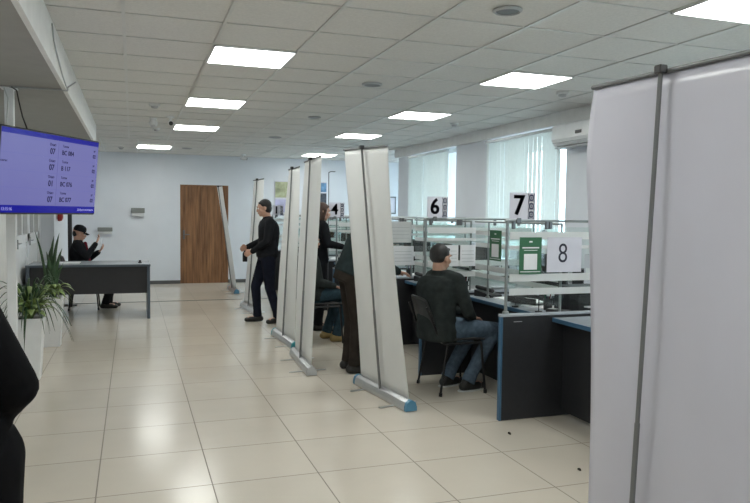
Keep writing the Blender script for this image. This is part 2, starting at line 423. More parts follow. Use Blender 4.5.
def camera_dev(x, y, lab, bullet, rz=0):
    o = thing('security_camera', (x, y, H), lab, 'security camera', rz)
    MB().cone((0, 0, -.002), (0, 0, -.02), .045, .045, 20).cone((0, 0, -.02), (0, 0, -.06), .014).build('mount', m_pvc, o, True)
    if bullet:
        MB().cone((0, .06, -.075), (0, -.07, -.095), .032, .032, 16).build('camera_body', m_pvc, o, True)
        MB().cone((0, -.068, -.0945), (0, -.075, -.0955), .026, .026, 16).build('lens', m_black, o, True)
    else:
        MB().lathe([(.045, -.03), (.05, -.06), (.045, -.10), (.02, -.12), (.001, -.122)]).build('camera_body', m_pvc, o, True)
        MB().ball((0, -.02, -.10), .03, 12).build('lens', m_lgrey, o, True)
camera_dev(.26, 9.45, 'white drum shaped camera hanging from the ceiling left of the lights', False)
camera_dev(.46, 9.2, 'white bullet camera with a dark lens beside the left light row', True)
camera_dev(2.15, 14.5, 'grey bullet camera on the ceiling in front of the bluish back wall', True, 1.2)

# ================================================================== WALL ITEMS
m_boxg = mat('dull_grey_box', (.20, .21, .20), .5)
def wall_box(x0, x1, z0, z1, lab):
    o = thing('wall_box', ((x0+x1)/2, 15.2, (z0+z1)/2), lab, 'box'); w = (x1-x0)/2; h = (z1-z0)/2
    MB().box(-w, w, -.10, 0, -h*.2, h, .006).build('housing', m_boxg, o)
    MB().box(-w*.92, w*.92, -.085, 0, -h, -h*.2).build('base_tray', m_lgrey, o)
wall_box(-.02, .24, 1.40, 1.57, 'upper small grey box fixed to the blank back wall')
wall_box(-.66, -.38, 1.04, 1.17, 'lower small grey box on the back wall beside the man in the cap')
o = thing('wall_poster', (3.10, 15.2, 1.46), 'tall poster in yellow, green and lilac on the back wall', 'poster')
MB().box(-.17, .17, -.012, 0, 0, .74).build('backing', m_lilac, o)
MB().box(-.16, .16, -.015, -.011, .38, .72).build('picture', mat('poster_yellow', (.36, .38, .24), .6, noise=.6, nscale=5), o)
MB().box(-.16, .16, -.015, -.011, .06, .34).build('lower_picture', mat('poster_lilac', (.45, .44, .62), .6, noise=.2, nscale=6), o)
o = thing('wall_poster', (3.93, 15.2, 1.68), 'blue photo poster with dark lower half on the back wall', 'poster')
MB().box(-.17, .17, -.014, 0, 0, .52).build('backing', m_lilac, o)
MB().box(-.16, .16, -.017, -.013, .03, .27).build('dark_photo', mat('poster_dark', (.05, .06, .08), .5, noise=.6, nscale=20), o)
MB().box(-.16, .16, -.017, -.013, .30, .50).build('blue_photo', mat('poster_blue', (.12, .25, .42), .5, noise=.5, nscale=14), o)
o = thing('picture_frame', (5.65, 15.2, 1.51), 'small dark framed picture on the bluish wall beside the window', 'picture')
b = MB(); b.box(-.10, -.075, -.02, 0, 0, .40).box(.075, .10, -.02, 0, 0, .40).box(-.1, .1, -.02, 0, 0, .03).box(-.1, .1, -.02, 0, .37, .40); b.build('frame', m_dalu, o)
MB().box(-.08, .08, -.010, 0, .02, .38).build('print', m_lilac, o)
o = thing('fire_alarm', (-1.18, 12.66, 1.40), 'round red fire alarm bell on the left wall under the screen', 'fire alarm')
MB().cone((0, 0, 0), (.03, 0, 0), .05, .05, 20).build('base', m_lgrey, o, True)
MB().lathe([(.075, 0), (.08, .02), (.07, .06), (.03, .08), (.001, .082)], (.02, 0, 0), 24, Matrix.Rotation(PI/2, 3, 'Y')).build('bell', m_red, o, True)

# air conditioner on the pier
o = thing('air_conditioner', (4.70, 6.50, 2.27), 'white wall air conditioner beside the window blind, partly behind the banner', 'air conditioner')
MB().poly([(0, -.42, 0), (-.17, -.42, .02), (-.21, -.42, .09), (-.20, -.42, .24), (-.14, -.42, .27), (0, -.42, .27)], (0, .84, 0)).build('housing', m_pvc, o)
MB().box(-.175, -.03, -.40, .40, -.008, .006).build('air_flap', m_grey, o)
MB().box(-.216, -.205, -.39, .39, .045, .052).build('trim_line', m_grey, o)
MB().box(-.2115, -.200, -.14, -.03, .12, .155).build('display', m_black, o)
# vertical blinds
m_blind = mat('blind_fabric', (.82, .84, .82), .7, trans=.5, noise=.05, nscale=20)
def blind(y0, y1, z0, z1, lab, gaps=()):
    o = thing('window_blind', (4.66, (y0+y1)/2, z0), lab, 'blind'); h = z1-z0; w = (y1-y0)/2
    MB().box(-.025, .025, -w, w, h-.035, h, .004).build('headrail', m_alu, o)
    b = MB(); n = int((y1-y0)/.095)
    for k in range(n):
        y = -w+.05+k*(2*w-.1)/(n-1)
        a = math.radians(94+random.uniform(-6, 6))
        dx, dy = .044*math.cos(a), .044*math.sin(a)
        z_ = random.uniform(-.01, .01)
        b.poly([(dx, y+dy, z_), (-dx, y-dy, z_), (-dx, y-dy, h-.035), (dx, y+dy, h-.035)], (.0015, 0, 0))
    b.build('slats', m_blind, o)
    MB().tube([(-.02, -w+.03, h-.03), (-.02, -w+.03, .3)], .003, 6).build('pull_cord', m_pvc, o)
blind(6.98, 8.78, .95, 2.53, 'long pale vertical blind hanging behind the number 7 sign')
blind(10.05, 11.70, .95, 2.53, 'pale vertical blind of the farther window behind the number 6 sign')
blind(3.4, 5.15, .95, 2.53, 'vertical blind of the near window hidden behind the big banner')

# dark upright pole behind the seated man
o = thing('steel_pole', (-.93, 12.02, 0), 'dark upright pole behind the seated man in the cap', 'pole')
MB().box(-.03, .03, -.03, .03, .01, 1.75, .004).build('pole', m_pole, o); MB().box(-.09, .09, -.09, .09, 0, .01).build('base_plate', m_pole, o)

# ================================================================== WALL SCREEN
post = thing('mounting_post', (-.875, 5.98, 0), 'white square post rising to the ceiling behind the screen', 'post')
MB().box(-.032, .032, -.03, .03, .008, 2.425, .003).build('post', m_pvc, post)
MB().box(-.07, .07, -.07, .07, 0, .008).build('base_plate', m_pvc, post)
MB().box(-.055, .055, -.055, .055, 2.412, 2.422).build('top_plate', m_pvc, post)
tR = V((-.262, 5.96, 0)); tL = V((-.80, 5.03, 0)); dx = (tR-tL).normalized(); Wd = 1.085; Ht = .575; zc = 1.757
nrm = V((dx.y, -dx.x, 0))                 # screen normal, towards the room
tc_ = tR - dx*(Wd/2)
tv = thing('wall_screen', (tc_.x, tc_.y, zc), 'large blue queue display screen hanging under the left soffit', 'screen', math.atan2(dx.y, dx.x)); tv.rotation_euler.x = .085
# local frame: x along the screen, -y is the viewing side, z up
w, h = Wd/2, Ht/2
MB().box(-w, w, 0, .045, -h, h, .006).box(-w*.6, w*.6, .045, .075, -h*.6, h*.5, .01).build('housing', m_black, tv)
MB().box(-w+.010, w-.010, -.002, .002, -h+.012, h-.012).build('display', m_scr, tv)
MB().box(-w+.010, w-.010, -.0034, -.0016, h-.046, h-.012).build('header_band', m_scr_band, tv); MB().box(-w+.010, w-.010, -.0034, -.0016, -h+.012, -h+.062).build('footer_band', m_scr_band, tv)
rows = [.175, .062, -.052, -.165]
b = MB()
for z in (.118, .005, -.108): b.box(-w+.01, w-.01, -.0030, -.0016, z-.0015, z+.0015)
b.box(.045, .047, -.0030, -.0016, -h+.065, h-.05); b.build('row_lines', m_scr_line, tv)
F = lambda t_, sz, x, z, m=m_scr_txt, al='CENTER', bo=0., nm='screen_text': text(t_, sz, m, tv, (x, -.0036, z), (1, 0, 0), (0, 0, 1), nm, .0004, al, bo)
codes = ['BC 084', 'B 117', 'BC 076', 'BC 077']; nums = ['07', '07', '01', '07']
for z, c, n in zip(rows, codes, nums):
    F('Окно', .028, -.02, z+.032); F(n, .056, -.02, z-.016, bo=.0012)
    F('Талон', .024, .09, z+.032, al='LEFT'); F(c, .046, .085, z-.016, al='LEFT', bo=.0008)
    F('№', .022, w-.06, z+.026); F('02', .038, w-.06, z-.014, bo=.0008)
F('клиент', .02, -.50, .062)
F('13:15:16', .030, -w+.09, -h+.036, m_scr_lite, nm='caption_text'); F('Добро пожаловать', .022, w-.03, -h+.036, m_scr_lite, 'RIGHT', nm='caption_text')
MB().box(-.12, .12, .075, .10, -.10, .10).box(-.05, .05, .09, .26, -.03, .03).build('bracket', m_darkm, tv)
# conduit across the soffit and loose cables
c = tag(MB().tube([(-.86, 5.90, 2.416), (-.46, 5.90, 2.416)], .007, 8).tube([(-.462, 5.90, 2.416), (-.462, 5.90, 2.44), (-.40, 5.82, 2.47)], .006, 8).build('conduit', m_grey), 'thin grey conduit running across the left soffit above the screen', 'conduit')
c = tag(MB().tube([(-.84, 5.86, 2.41), (-.80, 5.80, 2.38), (-.775, 5.74, 2.28), (-.75, 5.70, 2.18), (-.70, 5.62, 2.05), (-.66, 5.50, 1.95)], .005, 8).build('power_cable', m_black, smooth=True), 'black power cable dropping from the soffit to the screen', 'cable')
c = tag(MB().tube([(-.90, 5.92, 2.41), (-.87, 5.90, 2.33), (-.885, 5.92, 2.15), (-.875, 5.92, 1.9)], .006, 8).build('data_cable', m_lgrey, smooth=True), 'pale cable running down the white post', 'cable')
c = tag(MB().tube([(-.464, 4.85, 2.66), (-.466, 4.95, 2.58), (-.462, 5.15, 2.52), (-.466, 5.55, 2.46), (-.466, 5.9, 2.43)], .005, 8).build('ceiling_cable', m_grey, smooth=True), 'loose grey cable hanging down the white bulkhead face', 'cable')

# ================================================================== BANNERS
def banner(name, lab, A, B, TA, TB, sheet=m_sheet, endm=m_teal, poleside=-1, feet=2, rip=.020, bulge=0, seed=0, bulk=.045, polelean=(0, 0)):
    """A far / B near end of the cassette on the floor, TA / TB the two ends of the top bar"""
    A, B, TA, TB = V((*A, 0)), V((*B, 0)), V(TA), V(TB)
    mid = (A+B)/2; o = thing(name, mid, lab, 'banner', group=None)
    A, B, TA, TB = A-mid, B-mid, TA-mid, TB-mid
    d = (B-A).normalized(); s = V((-d.y, d.x, 0)) ; s = s if s.x*poleside > 0 else -s     # s: side of the pole
    r = bulk; up_ = V((0, 0, 1))
    # cassette
    rings = []
    prof = [(-1, .12), (-1, .75), (-.75, 1.5), (-.2, 1.9), (.2, 1.9), (.75, 1.5), (1, .75), (1, .12)]
    b = MB(); pts = [A + s*(-x*r) + up_*(z*r) for x, z in prof]; b.poly(pts, B-A); c = b.build('cassette', m_alu, o)
    for P, q in ((A, -1), (B, 1)):
        b = MB(); pp = [P + s*(-x*r*1.04) + up_*(z*r*1.02+.001) for x, z in prof]; b.poly(pp, d*q*.035); b.build('end_cap', endm, o)
    if feet:
        for P in (A+(B-A)*.2, A+(B-A)*.8):
            MB().obox(P+up_*.004, (.36, .03, .006), Matrix.Rotation(math.atan2(s.y, s.x)+.15, 3, 'Z'), .001).build('foot', m_alu, o)
    # sheet
    b0 = up_*(r*1.9); rnd = random.Random(seed); ph = rnd.uniform(0, 6)
    A2, B2 = A+(B-A)*.02, B-(B-A)*.02
    def fn(u, v):
        lo = A2.lerp(B2, u)+b0; hi = TA.lerp(TB, u)
        p = lo.lerp(hi, v)
        a = math.sin(PI*min(1, v*1.0))
        p = p - s*(.006) + s*(rip*a*math.sin(u*PI*2.3+ph+v*1.3) + rip*.4*math.sin(u*9+ph*2)*a)
        if bulge:
            e = max(0, 1-u*5); k = math.exp(-((v-.86)/.09)**2)*0
            sq = max(0., (v-.80)/.20)
            p = p - d*bulge*e*(1-sq**1.6)*v - s*.05*e*math.sin(PI*v)
        return p
    MB().grid(fn, 28, 34).build('sheet', sheet, o, True, solid=.0012)
    # top bar
    e = (TB-TA).normalized()
    MB().cone(TA-e*.004, TB+e*.004, .008, .008, 10).obox((TA+TB)/2, (.001, .001, .001), Matrix.Identity(3)).build('top_bar', m_bpole, o, True)
    # pole
    pm = (A+B)/2 + s*r*.5 + up_*r*1.2 + d*polelean[0]; tm = (TA+TB)/2 + s*.022 + up_*.004
    MB().cone(pm, tm, .0085, .0085, 10).cone(pm, pm.lerp(tm, .34), .0105, .0105, 10).build('pole', m_bpole, o, True)
    MB().obox(tm, (.035, .035, .03), Matrix.Identity(3), .004).build('pole_clip', m_black, o)
    return o
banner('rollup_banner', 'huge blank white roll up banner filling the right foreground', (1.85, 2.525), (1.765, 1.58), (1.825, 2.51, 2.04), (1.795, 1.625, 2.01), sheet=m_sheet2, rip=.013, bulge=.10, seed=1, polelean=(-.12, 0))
banner('rollup_banner', 'leaning white roll up banner left of the seated man, largest of the middle row', (1.885, 5.83), (1.995, 4.92), (1.69, 5.72, 2.04), (1.78, 4.90, 2.005), endm=m_blue_pl, seed=2)
banner('rollup_banner', 'narrow white roll up banner with a grey end cap, standing in the middle of three', (1.605, 7.2), (1.56, 6.28), (1.72, 7.28, 2.04), (1.68, 6.44, 2.045), endm=m_grey, seed=3)
banner('rollup_banner', 'narrow white roll up banner with a teal end cap, just right of the standing man', (1.655, 8.5), (1.69, 7.56), (1.81, 8.5, 2.03), (1.765, 7.72, 2.02), endm=m_teal, seed=4)
banner('rollup_banner', 'white roll up banner standing behind the standing man', (1.66, 11.2), (1.72, 10.3), (1.82, 11.2, 2.01), (1.84, 10.4, 2.005), endm=m_grey, seed=5)
banner('rollup_banner', 'tilted narrow white roll up banner in front of the brown door', (1.80, 13.87), (1.81, 13.03), (1.545, 13.85, 1.989), (1.554, 13.1, 1.983), endm=m_blue_pl, seed=6)

# ================================================================== CHAIRS
def make_chair(loc, rz, lab, group=None):
    """black plastic stacking chair, seat towards +y"""
    o = thing('visitor_chair', loc, lab, 'chair', rz, group)
    MB().grid(lambda u, v: V(((u-.5)*.43, (v-.5)*.41, .445+.02*math.cos((u-.5)*PI)*-1+.02-.03*max(0, v-.85)*4*.5)), 12, 12).build('seat', m_black, o, True, solid=.018)
    def bk(u, v):
        w = .40-.08*v*v
        return V(((u-.5)*w, -.235-.10*v+.045*math.cos((u-.5)*PI)*-1+.02, .50+.32*v-.03*(abs(u-.5)*2)**3*v))
    MB().grid(bk, 12, 10).build('backrest', m_black, o, True, solid=.012)
    for sx in (-1, 1):
        MB().tube([(sx*.215, .17, .43), (sx*.235, .205, 0.012)], .0105, 8).cone((sx*.235, .205, .03), (sx*.236, .207, 0), .015, .015, 8).build('leg', m_darkm, o, True)
        MB().tube([(sx*.215, -.14, .43), (sx*.24, -.21, 0.012)], .0105, 8).cone((sx*.24, -.207, .03), (sx*.241, -.21, 0), .015, .015, 8).build('leg', m_darkm, o, True)
    MB().tube([(-.215, .17, .43), (-.215, -.17, .43), (-.205, -.235, .52), (-.19, -.325, .74)], .0105, 8).tube([(.215, .17, .43), (.215, -.17, .43), (.205, -.235, .52), (.19, -.325, .74)], .0105, 8) \
        .cone((-.215, .17, .43), (.215, .17, .43), .0105).cone((-.215, -.15, .43), (.215, -.15, .43), .0105).build('frame', m_darkm, o, True)
    return o

# ================================================================== PEOPLE
def hand(b, wr, d, n, th, curl=.5, k=1.0):
    """wr wrist point, d direction of the hand, n palm normal, th direction the thumb leaves"""
    d, n, th = V(d).normalized(), V(n), V(th)
    n = (n-d*n.dot(d)).normalized(); s = d.cross(n); s = s if s.dot(th) > 0 else -s
    ax = d.cross(n)                                    # curl axis
    wr = V(wr)
    for i, (off, L) in enumerate(((.030, .072), (.010, .080), (-.010, .074), (-.030, .058))):
        kn = wr + d*(.085-.006*abs(i-1))*k + s*off*k
        b.cap(wr + d*.012*k + s*off*.45*k, kn, .015*k, .0125*k, 8)
        p = kn; a = 0
        for j, f in enumerate((.45, .32, .23)):
            a += curl*(.55 if j == 0 else .75)
            q = Quaternion(ax, a)
            dd = q @ d
            if dd.dot(n) < -1e-3 and curl > 0: dd = Quaternion(ax, -a) @ d
            e = p + dd*L*f*k; b.cap(p, e, (.0095-.0009*j)*k, (.0088-.0009*j)*k, 8); p = e
    t0 = wr + d*.028*k + s*.022*k; t1 = t0 + (s*.75+d*.6+n*.25).normalized()*.034*k; t2 = t1 + (s*.25+d*.9+n*.4*(curl+.3)).normalized()*.030*k
    t3 = t2 + (d*.9+n*.5*(curl+.2)-s*.05).normalized()*.022*k
    b.cap(t0, t1, .0135*k, .0115*k, 8).cap(t1, t2, .0112*k, .010*k, 8).cap(t2, t3, .0098*k, .0085*k, 8)

def basis(f, u=(0, 0, 1)):
    f = V(f).normalized(); r = f.cross(V(u)).normalized(); u = r.cross(f); return r, f, u
def person(lab, loc, rz, J, top, pants, hair, shoe=m_shoe, cuff=True, hairlen=0, cap_=False, shirt=None, jacket_len=.12, fat=1., soles=None, short=False, vx=.0075, collar=True):
    """J: joints in local metres, forward is +y, right is +x"""
    R, Fw, U = V((1, 0, 0)), V((0, 1, 0)), V((0, 0, 1))
    P = {k: V(v) for k, v in J.items() if k not in ('hf', 'handL', 'handR', 'toeL', 'toeR', 'curl')}
    tw = J.get('twist', 0)
    hips_r = V((1, 0, 0)); sh_r = (P['shR']-P['shL']).normalized()
    sp = (P['neck']-P['pel']); sd = sp.normalized()
    def fwd(r, ax): f = ax.cross(r).normalized(); return f if f.y > 0 or True else -f
    def rings(grow, low=-.10):
        out = []
        for t, rx, ry in ((low, .155, .115), (0., .168, .122), (.16, .150, .112), (.36, .148, .110), (.58, .165, .118), (.78, .178, .112), (.90, .165, .092), (.97, .10, .070)):
            c = P['pel'] + sp*t; r = hips_r.lerp(sh_r, max(0, min(1, t))).normalized(); f = fwd(r, sd); r = f.cross(sd).normalized()
            c = c + f*(-.02*math.sin(PI*max(0, min(1, t))))
            out.append((c, r, f, (rx+grow)*fat, (ry+grow)*fat))
        return out
    hr, hf, hu = basis(J['hf'], J.get('hup', (0, 0, 1)))
    hc = P['head']
    def HP(x, y, z): return hc + hr*x + hf*y + hu*z
    HR = Matrix((hr, hf, hu)).transposed()
    b = MB()
    b.loft(rings(-.022))
    # limbs
    for s_ in 'LR':
        b.cap(P['sh'+s_], P['el'+s_], .046, .036).cap(P['el'+s_], P['wr'+s_], .036, .024)
        b.cap(P['sh'+s_].lerp(P['neck'], .45), P['sh'+s_], .055, .05)
        b.cap(P['hip'+s_], P['kn'+s_], .078, .052).cap(P['kn'+s_], P['an'+s_], .050, .034)
        td = V(J['toe'+s_]); b.cap(P['an'+s_]-U*.035-td*.02, P['an'+s_]-U*.045+td*.12, .034, .028)
        hd = J.get('hand'+s_)
        if hd: hand(b, P['wr'+s_], *hd)
    b.cap(P['neck']-U*.03, HP(0, -.02, -.06), .058, .052)
    # head
    b.ball(HP(0, -.012, .025), 1, 18, (.076, .094, .088), HR)
    b.ball(HP(0, .018, -.035), 1, 16, (.062, .072, .078), HR)
    b.ball(HP(0, .060, -.088), .024, 10, (1.1, .9, .8), HR)
    b.cap(HP(0, .086, .012), HP(0, .099, -.026), .009, .0125, 8)
    b.ball(HP(.011, .092, -.030), .009, 8).ball(HP(-.011, .092, -.030), .009, 8)
    b.cap(HP(-.040, .078, .028), HP(.040, .078, .028), .012, .012, 8)
    b.cap(HP(-.018, .086, -.060), HP(.018, .086, -.060), .008, .008, 8)
    for q in (-1, 1): b.ball(HP(q*.076, -.008, -.008), .026, 10, (.35, .75, 1.15), HR).ball(HP(q*.045, .058, -.022), .022, 8)
    body = b.build('person', m_skin, None, remesh=vx, sm=2, loc=loc); body.rotation_euler = (0, 0, rz); tag(body, lab, 'person')
    # face
    for q in (-1, 1):
        e = MB().ball(HP(q*.031, .079, .006), .0115, 10).build('eye', m_white_e, body, True)
        MB().ball(HP(q*.031, .0885, .006), .0048, 8).build('iris', m_ink, e, True)
    MB().cap(HP(-.048, .086, .030), HP(-.016, .093, .034), .0045, .005, 6).cap(HP(.048, .086, .030), HP(.016, .093, .034), .0045, .005, 6).build('eyebrows', hair, body, True)
    MB().cap(HP(-.020, .091, -.058), HP(.020, .091, -.058), .0055, .0055, 6).build('mouth', m_lip, body, True)
    # hair
    b = MB()
    if not cap_:
        b.ball(HP(0, -.022, .040), 1, 20, (.0815, .0915, .083), HR)
        if short: b.ball(HP(0, -.036, .012), 1, 16, (.0775, .072, .066), HR)
        else: b.ball(HP(0, -.042, -.010), 1, 16, (.077, .066, .075), HR)
        b.cap(HP(-.038, .050, .078), HP(.038, .050, .078), .014, .014, 8)
        if hairlen:
            b.ball(HP(0, -.045, -.05), 1, 16, (.09, .07, .10+hairlen), HR)
            b.cap(HP(-.078, .01, .02), HP(-.078, 0, -.06-hairlen), .022, .018).cap(HP(.078, .01, .02), HP(.078, 0, -.06-hairlen), .022, .018)
    else:
        b.ball(HP(0, -.050, .0), 1, 16, (.064, .052, .078), HR)
    b.build('hair', hair, body, remesh=.007, sm=1)
    if cap_:
        b = MB(); R2 = HR
        prof = [(.092, 0), (.094, .03), (.086, .065), (.060, .09), (.02, .102), (.001, .103)]
        b.lathe([(r, z) for r, z in prof], HP(0, -.008, .030), 24, HR)
        c_ = b.build('cap', m_coat, body, True)
        MB().grid(lambda u, v: HP((u-.5)*.15*(1-.35*v*v), .070+.075*v-.03*(abs(u-.5)*2)**2, .040-.02*v-.02*(abs(u-.5)*2)**2), 10, 5).build('brim', m_coat, c_, True, solid=.004)
    # jacket
    b = MB(); b.loft(rings(.012, -jacket_len))
    for s_ in 'LR':
        b.cap(P['sh'+s_].lerp(P['neck'], .5), P['sh'+s_], .066, .068)
        b.cap(P['sh'+s_], P['el'+s_], .068, .055).cap(P['el'+s_], P['wr'+s_].lerp(P['el'+s_], .04), .055, .040)
    if collar: b.cone(P['neck']-U*.05, P['neck']+U*.035+sd*.0, .078, .066, 16)
    else: b.cone(P['neck']-U*.06, P['neck']+U*.005, .085, .066, 16)
    jk = b.build('jacket', top, body, remesh=.010, sm=3)
    fz = fwd(sh_r, sd)
    if shirt:
        a0 = P['pel']+sp*.93+fz*.10*fat; a1 = P['pel']+sp*.30+fz*.125*fat
        MB().cap(a0, a1, .028, .02, 8).build('shirt', shirt, body, True)
    # trousers
    b = MB(); 
    b.loft([(P['pel']-sd*.09, hips_r, fwd(hips_r, sd), .150*fat, .112*fat), (P['pel'], hips_r, fwd(hips_r, sd), .168*fat, .122*fat), (P['pel']+sd*.08, hips_r, fwd(hips_r, sd), .155*fat, .112*fat)])
    for s_ in 'LR':
        b.cap(P['hip'+s_], P['kn'+s_], .096*fat, .070).cap(P['kn'+s_], P['an'+s_]+(P['kn'+s_]-P['an'+s_])*.12, .070, .056)
        b.cone(P['an'+s_]+(P['kn'+s_]-P['an'+s_])*.14, P['an'+s_]-U*.02, .058, .062, 14)
    b.build('trousers', pants, body, remesh=.010, sm=3)
    for s_ in 'LR':
        td = V(J['toe'+s_]).normalized(); a = P['an'+s_]; side = td.cross(U)
        z0 = a - U*(.052)
        b = MB(); b.cap(z0-td*.045, z0+td*.04, .040, .040, 12).cap(z0+td*.04, z0+td*.155-U*.008, .042, .030, 12).cap(a-td*.02-U*.02, z0+td*.03, .043, .040, 12)
        for q in (-1, 1): b.cap(z0+td*.10+side*q*.014, z0+td*.02, .034, .036, 10)
        sh = b.build('shoe', shoe, body, remesh=.008, sm=2)
        if soles:
            MB().loft([(z0-td*.088-U*.036, td, side, .004, .025), (z0-td*.08-U*.036, td, side, .006, .032)][:0] or
                      [(z0+td*.04-U*.046, td, side, .135, .046), (z0+td*.04-U*.030, td, side, .14, .049)], 20).build('sole', soles, sh, True)
    return body

def stand(scale=1.0, lean=0., **kw):
    s = scale
    J = dict(pel=(0, 0, .95*s), neck=(0, lean, 1.42*s), head=(0, lean+.03, 1.565*s), hf=(0, 1, -.05),
             shL=(-.175*s, lean, 1.37*s), shR=(.175*s, lean, 1.37*s), elL=(-.23*s, lean-.03, 1.09*s), elR=(.23*s, lean-.03, 1.09*s),
             wrL=(-.23*s, lean+.08, .86*s), wrR=(.23*s, lean+.08, .86*s),
             hipL=(-.09*s, 0, .90*s), hipR=(.09*s, 0, .90*s), knL=(-.10*s, .02, .49*s), knR=(.10*s, .02, .49*s),
             anL=(-.11*s, -.02, .092), anR=(.11*s, -.02, .092), toeL=(-.1, 1, 0), toeR=(.1, 1, 0),
             handL=((0, .1, -1), (1, 0, 0), (0, 1, 0), .4), handR=((0, .1, -1), (-1, 0, 0), (0, 1, 0), .4))
    J.update(kw); return J
def sit(scale=1.0, lean=0., seat=.47, **kw):
    s = scale; z = seat+.09; L = lean
    J = dict(pel=(0, -.03, z), neck=(0, -.03+L, z+.47*s), head=(0, L+.005, z+.615*s), hf=(0, 1, -.12),
             shL=(-.175*s, -.03+L, z+.42*s), shR=(.175*s, -.03+L, z+.42*s), elL=(-.22*s, .02+L, z+.16), elR=(.22*s, .02+L, z+.16),
             wrL=(-.14, .25+L, z+.10), wrR=(.14, .25+L, z+.10),
             hipL=(-.09, 0, z-.01), hipR=(.09, 0, z-.01), knL=(-.12, .43*s, z-.02), knR=(.12, .43*s, z-.02),
             anL=(-.12, .36*s, .092), anR=(.12, .36*s, .092), toeL=(-.1, 1, 0), toeR=(.1, 1, 0),
             handL=((.3, 1, -.2), (0, 0, -1), (1, 0, 0), .4), handR=((-.3, 1, -.2), (0, 0, -1), (-1, 0, 0), .4))
    J.update(kw); return J

# standing man facing the left wall, holding something dark
person('man in a black jacket and dark trousers standing side on before the far banners', (1.74, 9.55, 0), PI/2,
       stand(1.0, lean=-.01, hf=(.12, 1, -.18), head=(0, .045, 1.565), elL=(-.22, .04, 1.12), wrL=(-.12, .22, .98), elR=(.22, .03, 1.11), wrR=(.06, .26, 1.03),
             hipL=(-.09, 0, .90), hipR=(.09, 0, .90), knL=(-.10, -.02, .49), knR=(.09, .14, .49), anL=(-.12, -.13, .092), anR=(.10, .11, .092), toeL=(-.35, 1, 0), toeR=(.0, 1, 0),
             handL=((.35, .8, -.35), (1, -.2, -.3), (0, 0, 1), .9), handR=((-.3, .9, -.2), (-1, -.2, -.2), (0, 0, 1), .9)),
       m_coat, m_navy, m_hair, cuff=True, fat=1.1)
o = thing('drink_bottle', (1.455, 9.655, .83), 'small dark bottle with a pale cap held by the standing man', 'bottle')
MB().lathe([(.030, 0), (.033, .01), (.033, .11), (.014, .15), (.014, .165)]).build('body', m_darkm, o, True)
MB().lathe([(.016, .163), (.016, .185), (.001, .186)]).build('bottle_cap', m_pvc, o, True)
# woman behind the narrow banner
person('person with reddish brown hair in a black jacket standing under the number 4 sign', (2.26, 8.78, 0), -PI/2,
       stand(.97, lean=.03, head=(0, .06, 1.525), hf=(0, 1, -.2), wrL=(-.16, .28, 1.08), wrR=(.16, .28, 1.08), elL=(-.23, .06, 1.12), elR=(.23, .06, 1.12),
             handL=((.2, 1, 0), (0, 0, -1), (1, 0, 0), .4), handR=((-.2, 1, 0), (0, 0, -1), (-1, 0, 0), .4)), m_coat, m_coat, m_hair_b, hairlen=.05)
# person leaning to the counter behind the leaning banner
person('person in dark brown bending to the counter, mostly hidden by the leaning banner', (1.99, 6.36, 0), -PI/2,
       stand(1.0, lean=.24, pel=(0, -.06, .93), neck=(0, .16, 1.38), head=(0, .25, 1.50), hf=(0, 1, -.4), shL=(-.175, .14, 1.33), shR=(.175, .14, 1.33), elL=(-.24, .20, 1.04), elR=(.24, .20, 1.04), wrL=(-.18, .38, .96), wrR=(.18, .38, .96),
             hipL=(-.09, -.03, .89), hipR=(.09, -.03, .89), knL=(-.1, .01, .48), knR=(.1, .01, .48), handL=((.2, 1, -.2), (0, 0, -1), (1, 0, 0), .4), handR=((-.2, 1, -.2), (0, 0, -1), (-1, 0, 0), .4)),
       m_coat_t, m_coat_b, m_hair, jacket_len=.02)
# seated visitor in dark jeans behind
make_chair((2.10, 8.0, 0), -PI/2, 'black chair under the visitor in dark teal jeans, seen between two banners', 'visitor chairs')
person('seated visitor in dark teal jeans and tan shoes between the two banners', (2.08, 8.0, 0), -PI/2,
       sit(1.0, lean=-.11, anL=(-.12, .12, .092), anR=(.12, .18, .092), knL=(-.12, .29, .57), knR=(.12, .31, .57), handL=((.2, 1, -.4), (0, 0, -1), (1, 0, 0), .4), handR=((-.2, 1, -.4), (0, 0, -1), (-1, 0, 0), .4)),
       m_coat_g, m_jean2, m_hair, shoe=m_tan)
# seated man in front, main figure
make_chair((2.61, 5.48, 0), -PI/2, 'black chair in the centre right under the man in charcoal jacket', 'visitor chairs')
person('man in charcoal jacket and blue jeans seated on a black chair at the counter', (2.53, 5.46, 0), -PI/2+.22,
       sit(.96, lean=.04, seat=.45, head=(0, -.055, 1.135), neck=(0, -.07, 1.0), shL=(-.175, -.01, .955), shR=(.175, -.01, .955), pel=(0, -.08, .53), elL=(-.235, .06, .70), elR=(.235, .06, .70), wrL=(-.14, .27, .64), wrR=(.04, .27, .61),
           hf=(-.22, 1, -.12), hipL=(-.09, -.02, .53), hipR=(.09, -.02, .53), knL=(-.13, .43, .49), knR=(.12, .46, .50), anL=(-.08, .10, .092), anR=(.14, .15, .092), toeL=(-.1, 1, 0), toeR=(.05, 1, 0)),
       m_coat_g, m_jean, m_hair, soles=m_lgrey, short=True, jacket_len=.19, fat=1.16)
